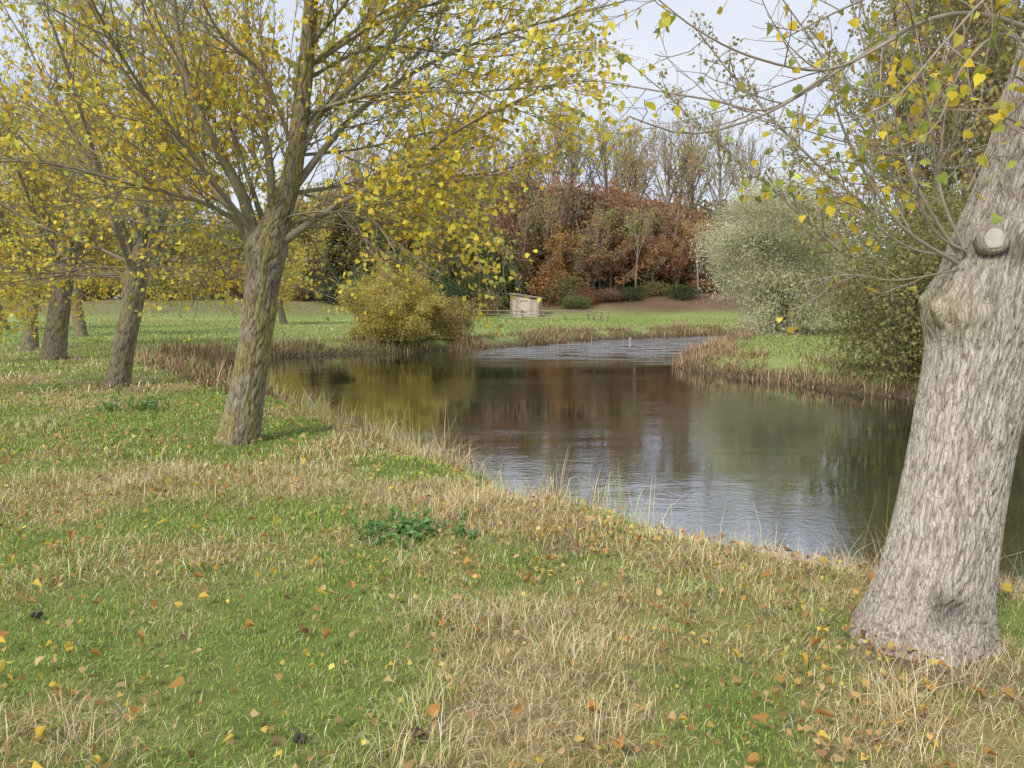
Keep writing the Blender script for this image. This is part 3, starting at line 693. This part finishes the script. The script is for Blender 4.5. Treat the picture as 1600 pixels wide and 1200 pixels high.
def thicket():                          # the wood's interior, seen only as one brown mass between the trunks
    n = 44000; x = rng.uniform(-36, 48, n); y = rng.uniform(98, 118, n); g = height(x, y)
    top = 6.5+5.0*fbm(x*.12, y*.12, 88, 3); h = rng.uniform(0, 1, n)**1.2*top
    k = fbm(x*.35, h*.35+y*.05, 89, 3) > .36; x, y, g, h = x[k], y[k], g[k], h[k]; n = len(x)
    c = pick([(.35,.23,.135),(.28,.195,.115),(.23,.2,.1),(.44,.27,.14),(.16,.14,.085)], n)*(.7+.6*fbm(x*.3, h*.5, 90, 2))[:,None]
    tag(link('woodland_thicket', leaf_mesh('woodland_thicket', np.stack([x,y,g+h],1), rng.uniform(.3,.65,n), c, T_DELTA, .3), M_LEAF),
        'dense brown thicket inside the far wood behind its front trees', 'woodland', kind='stuff')
thicket()
# hedge and trees behind the left field
hd = [(-130,380,104,OV),(-70,350,100,YG),(-10,330,98,OV),(25,320,104,YG),(55,345,102,BR),(100,330,98,OV),(150,330,104,YG),(205,335,99,OV),(260,330,101,DG),(310,325,98,YG),(360,330,104,BR),(410,320,98,OV),(455,320,96,DG)]
for k, (px, py, Y_, colr) in enumerate(hd):
    p = P(px, py, Y_); bz = H1(p.x, p.y); sc = (p.z-bz)/11.4
    dup(UC, (p.x,p.y,bz), U(0,6), (sc*1.35,sc*1.35,sc), '%s tree behind the left field, %s from the left' % (cn[colr], ORD[k]), 'trees behind the left field', tuple(v*U(.8,1.0) for v in colr)+(1,))
for k in range(22):
    px = -120+k*29; p = P(px, 432+U(-14,8), 88+U(-2.5,2.5)); bz = H1(p.x,p.y); sc = (p.z-bz)/4.1; colr = random.choice([OV,OV,BR,YG,DG])
    dup(UD, (p.x,p.y,bz), U(0,6), (sc*1.3,sc,sc), 'hedge shrub along the top of the left field, %s from the left' % ORD[k], 'hedge shrubs along the left field', tuple(v*U(.75,1.0) for v in colr)+(1,))

# ---------------------------------------------------------------- hut, fence, bird
hut = empty('wooden_hut', gp(1.55,80), 'small weathered plank hut with a flat sloping roof on the far bank', 'hut'); hut.rotation_euler = (0,0,R(-14)); hut.scale = (1.05,1,1.1)
hut.location.z -= .08
mb = MB(); WC = (.5,.41,.34)
for i in range(16):
    x_ = -1.3+2.6*(i+.5)/16
    if 6 <= i <= 10: continue
    q = U(.8,1.15); mb.box((x_,-1.0,1.05-.02*i), (.155,.04,2.1-.03*i), 0, tuple(v*q for v in WC))
for sx in (-1.31,1.31):
    for i in range(12):
        q = U(.7,1.05); mb.box((sx,-.9+1.9*(i+.5)/12,1.02 if sx < 0 else .82), (.04,.152,2.06 if sx < 0 else 1.62), 0, tuple(v*q for v in WC))
for i in range(16):
    q = U(.7,1.); mb.box((-1.3+2.6*(i+.5)/16,1.02,1.0-.015*i), (.158,.04,2.05-.03*i), 0, tuple(v*q for v in WC))
mb.build('wall', M_WOOD, hut, smooth=False)
mb = MB()
for i in range(5): mb.box((-1.3+2.6*(i+6.5)/16,-1.03,.98), (.157,.035,1.85), 0, tuple(v*U(.85,1.) for v in (.62,.52,.44)))
dr_ = mb.build('door', M_WOOD, hut, smooth=False)
mb = MB(); mb.box((-.1,-1.055,1.5),(.78,.03,.1),0,(.3,.24,.19)); mb.box((-.1,-1.055,.45),(.78,.03,.1),0,(.3,.24,.19)); mb.build('door_brace', M_WOOD, dr_, smooth=False)
mb = MB(); mb.box((0,0,1.98),(3.1,2.5,.09),0,(.3,.25,.21))
for q in range(len(mb.v)): mb.v[q].z -= mb.v[q].x*.14
mb.build('roof', M_WOOD, hut, smooth=False)
for sx in (-1.36,1.36):
    mb = MB(); mb.box((sx,-1.06,1.02 if sx<0 else .85),(.11,.11,2.04 if sx<0 else 1.7),0,(.36,.29,.23)); mb.build('corner_post', M_WOOD, hut, smooth=False)
def fence(pts, label, hgt=.95):
    o = gp(*pts[0]); root = empty('rail_fence', o, label, 'fence')
    for a, b in zip(pts[:-1], pts[1:]):
        a, b = Vector(a), Vector(b); L = (b-a).length; n = max(2, int(L/1.9))
        for i in range(n+(b == Vector(pts[-1]))):
            p = a.lerp(b, i/n); q = gp(p.x,p.y); h = hgt*U(.92,1.12)
            mb = MB(); mb.tube([q-Vector((0,0,.15)), q+Vector((U(-.03,.03),0,h))],[.065,.06],6,(.26,.215,.17)); mb.build('post', M_WOOD, root, o)
        for f in (.42,.82):
            mb = MB(); rail = []
            for i in range(n+1):
                p = a.lerp(b, i/n); rail.append(gp(p.x,p.y)+Vector((0,-.07,hgt*f+U(-.03,.03))))
            mb.tube(rail,[.045]*len(rail),5,(.3,.25,.2)); mb.build('rail', M_WOOD, root, o)
fence([(-3.8,77),(1,76),(7.2,73),(8.2,66)], 'low wooden post and rail fence running past the front of the hut')
fence([(-22,86),(-11,85),(-2,83.5)], 'old post and rail fence left of the hut below the wood')
def bird(loc, rz):
    root = empty('water_bird', loc, 'tiny white water bird by the far bank below the hut', 'bird'); root.rotation_euler = (0,0,rz); root.scale = (.3,)*3
    mb = MB(); sp = [(-.5,.2,.01),(-.42,.17,.07),(-.25,.13,.15),(0,.12,.19),(.2,.14,.16),(.3,.2,.1),(.35,.3,.06),(.34,.38,.042),(.32,.44,.04),(.34,.5,.05),(.4,.5,.045),(.45,.48,.025)]
    mb.tube([Vector((a,0,b)) for a,b,_ in sp],[c for *_,c in sp],12,(.8,.8,.78)); mb.build('body', M_PLAIN, root)
    mb = MB(); mb.tube([Vector((.44,0,.48)),Vector((.5,0,.465)),Vector((.54,0,.46))],[.022,.018,.008],8,(.6,.22,.04)); mb.build('beak', M_PLAIN, root)
    for sy in (-1,1):
        mb = MB(); mb.tube([Vector((.18,sy*.12,.2)),Vector((.05,sy*.15,.24)),Vector((-.2,sy*.14,.25)),Vector((-.48,sy*.06,.24))],[.03,.09,.08,.01],10,(.84,.84,.82)); mb.build('wing', M_PLAIN, root)
p = P(983,524,46); bird((p.x, 46.0, WL-.01), 2.6)

# ---------------------------------------------------------------- fallen leaves, nettles, clods
lm = {}
kinds = [('yellow', [(.83,.62,.11),(.76,.55,.1)]), ('orange brown', [(.6,.34,.11),(.52,.28,.1)]), ('pale tan', [(.7,.51,.26),(.62,.43,.21)]), ('dark brown', [(.3,.17,.09),(.36,.2,.1)])]
for nm, pal in kinds:
    lm[nm] = []
    for k in range(5):
        me = leaf_mesh('fallen_leaf', np.zeros((1,3)), .062, pick(pal,1,.12), T_HEART, d=np.array([[0,1,0.]]))
        T = T_HEART[0]*np.array([1,1,U(1.2,3.6)])-np.array([0,.5,0]); T = T*.05
        T[:,2] += .013*np.sin(T[:,1]*65+k)
        me.vertices.foreach_set('co', T.astype(np.float32).ravel()); me.materials.append(M_LEAF); lm[nm].append(me)
random.seed(99)
n = 0
while n < 300:
    y_ = 2.4+5.2*random.random()**1.05; x_ = U(-.7,.7)*y_
    dd = float(sdist(np.array([x_]), np.array([y_]))[0])
    if dd < .6 or ((x_-1.98)**2+(y_-3.56)**2) < .16: continue
    if fbm(np.array([x_*.8]), np.array([y_*.8]), 97, 2)[0] < random.uniform(.1,.5): continue
    nm = random.choices(['yellow','orange brown','pale tan','dark brown'],[.27,.34,.31,.08])[0]
    o = bpy.data.objects.new('fallen_leaf', random.choice(lm[nm])); COL.objects.link(o)
    o.location = (x_, y_, H1(x_,y_)+U(.05,.08)); o.rotation_euler = (random.gauss(.25,.45), random.gauss(0,.45), U(0,6.28)); sc = U(.45,1.05); o.scale = (sc,)*3
    tag(o, '%s fallen leaf lying on the foreground grass' % nm, 'leaf', '%s leaves scattered on the grass' % nm); n += 1
def litter():
    n = 14000; y = 1.6+14*rng.uniform(size=n)**1.3; x = rng.uniform(-.85,.6,n)*y
    m = 130; x = np.concatenate([x, rng.normal(.35,.16,m), rng.normal(1.75,.35,m)]); y = np.concatenate([y, rng.normal(4.95,.2,m), rng.normal(3.2,.3,m)])
    dn = fbm(x*.6, y*.6, 91, 3); d = sdist(x,y); k = (d > .4) & (rng.uniform(size=len(x)) < np.clip(dn*1.5-.2,.1,1)); x, y, d = x[k], y[k], d[k]; n = len(x)
    near = y < 7.6
    pal = [(.42,.25,.12),(.52,.32,.14),(.64,.46,.23),(.58,.37,.14),(.76,.57,.14),(.56,.34,.13)]
    dirs = rng.normal(size=(n,3))*np.array([1,1,.3])
    pos = np.stack([x,y,height(x,y,d)+rng.uniform(.035,.075,n)],1)
    me = leaf_mesh('leaf_litter', pos, rng.uniform(.017,.038,n)*np.where(near,1,1.6), pick(pal,n,.25), T_DELTA, d=dirs)
    tag(link('leaf_litter', me, M_LEAF), 'small brown and yellow leaf litter sprinkled through the meadow grass', 'leaf litter', kind='stuff')
litter()
def nettles(loc, rad, hgt, nst, label, seed):
    random.seed(seed); root = empty('nettle_clump', loc, label, 'plant'); mb = MB(); pos = []; dirs = []
    for i in range(nst):
        a = U(0,6.28); q = rad*(random.random()**.7); o = Vector((math.cos(a)*q*1.25, math.sin(a)*q*.8, -.02))
        st = curve(o, Vector((U(-.45,.45),U(-.45,.45),1)), hgt*U(.4,1.1), 5, .0, .12)
        mb.tube([Vector((0,0,-.06))]+st,[.0025]*7,4,(.2,.27,.1),False)      # stems rise from one rootstock
        for k in range(1,6):
            for e in range(4):
                if random.random() < .25: continue
                aa = k*1.57+e*1.57+U(-.4,.4); pos.append(st[k]); dirs.append((math.cos(aa),math.sin(aa),U(-.4,.35)))
    mb.build('stem', M_TWIG, root)
    n = len(pos)
    link('foliage', leaf_mesh('foliage', [tuple(p) for p in pos], rng.uniform(.02,.05,n), pick([(.2,.36,.12),(.26,.42,.15),(.16,.29,.1)],n), T_DELTA, d=np.array(dirs)), M_LEAF, root)
nettles(gp(-.68,5.1), .33, .15, 46, 'green nettle clump in the middle of the foreground grass', 3)
nettles(gp(-5.55,11.2), .4, .24, 38, 'green nettle clump in the grass left of the mossy leaning tree', 5)
for (px, py, lab) in [(57,973,'dark soil clod in the green grass near the left edge'),(652,1152,'dark soil clod in the grass at the bottom centre'),(470,1160,'dark soil clod left of the one at the bottom centre')]:
    a = TH+math.atan((py-600)/1200); yy = 1.6/math.tan(a); p = P(px, py, yy)
    random.seed(px); mb = MB()
    for k in range(6):
        o = Vector((U(-.018,.018),U(-.014,.014),0)); mb.tube([o+Vector((0,0,q)) for q in (0,.008,.018,.024)],[.011,.014,.011,.004],8,(.07,.058,.05))
    for v in mb.v: v += Vector((mn.noise(v*60),mn.noise(v*60+Vector((5,0,0))),mn.noise(v*60+Vector((0,5,0)))))*.007
    o = mb.build('soil_clod', M_PLAIN); o.location = gp(p.x, yy, .02); tag(o, lab, 'clod')

# ---------------------------------------------------------------- light, sky, camera
w = bpy.data.worlds.new('World'); S.world = w; w.use_nodes = True; nt = w.node_tree
bg = nt.nodes['Background']; bg.inputs['Strength'].default_value = .11
sky = nt.nodes.new('ShaderNodeTexSky'); sky.sky_type = 'NISHITA'; sky.sun_disc = False
sky.sun_elevation = R(42); sky.sun_rotation = R(215)
tc = nt.nodes.new('ShaderNodeTexCoord'); mp = nt.nodes.new('ShaderNodeMapping'); mp.inputs['Scale'].default_value = (1,1,2.6)
nt.links.new(tc.outputs['Generated'], mp.inputs[0])
nz = nt.nodes.new('ShaderNodeTexNoise'); nz.inputs['Scale'].default_value = 2.4; nz.inputs['Detail'].default_value = 5; nt.links.new(mp.outputs[0], nz.inputs['Vector'])
cr = ramp(nt, nz.outputs['Fac'], [(.35,(6.3,7.0,8.7,1)),(.65,(8.3,8.6,9.3,1))])
mx = mix(nt, 'MIX', sky.outputs[0], cr.outputs[0], .9)
nt.links.new(mx.outputs[2], bg.inputs['Color'])
L = bpy.data.lights.new('sun', 'SUN'); L.energy = 3.0; L.angle = R(12); L.color = (1,.95,.87)
lo = bpy.data.objects.new('sun', L); COL.objects.link(lo)
sd = Vector((math.sin(R(215))*math.cos(R(42)), math.cos(R(215))*math.cos(R(42)), math.sin(R(42))))
lo.rotation_euler = sd.to_track_quat('Z','Y').to_euler()
cam = bpy.data.cameras.new('camera'); co = bpy.data.objects.new('camera', cam); COL.objects.link(co)
cam.sensor_width = 36; cam.lens = 27; cam.clip_end = 3000; cam.clip_start = .05
co.location = (0,0,1.6); co.rotation_euler = (PI/2-TH,0,0); S.camera = co
S.view_settings.view_transform = 'Standard'; S.view_settings.look = 'None'; S.view_settings.exposure = 0
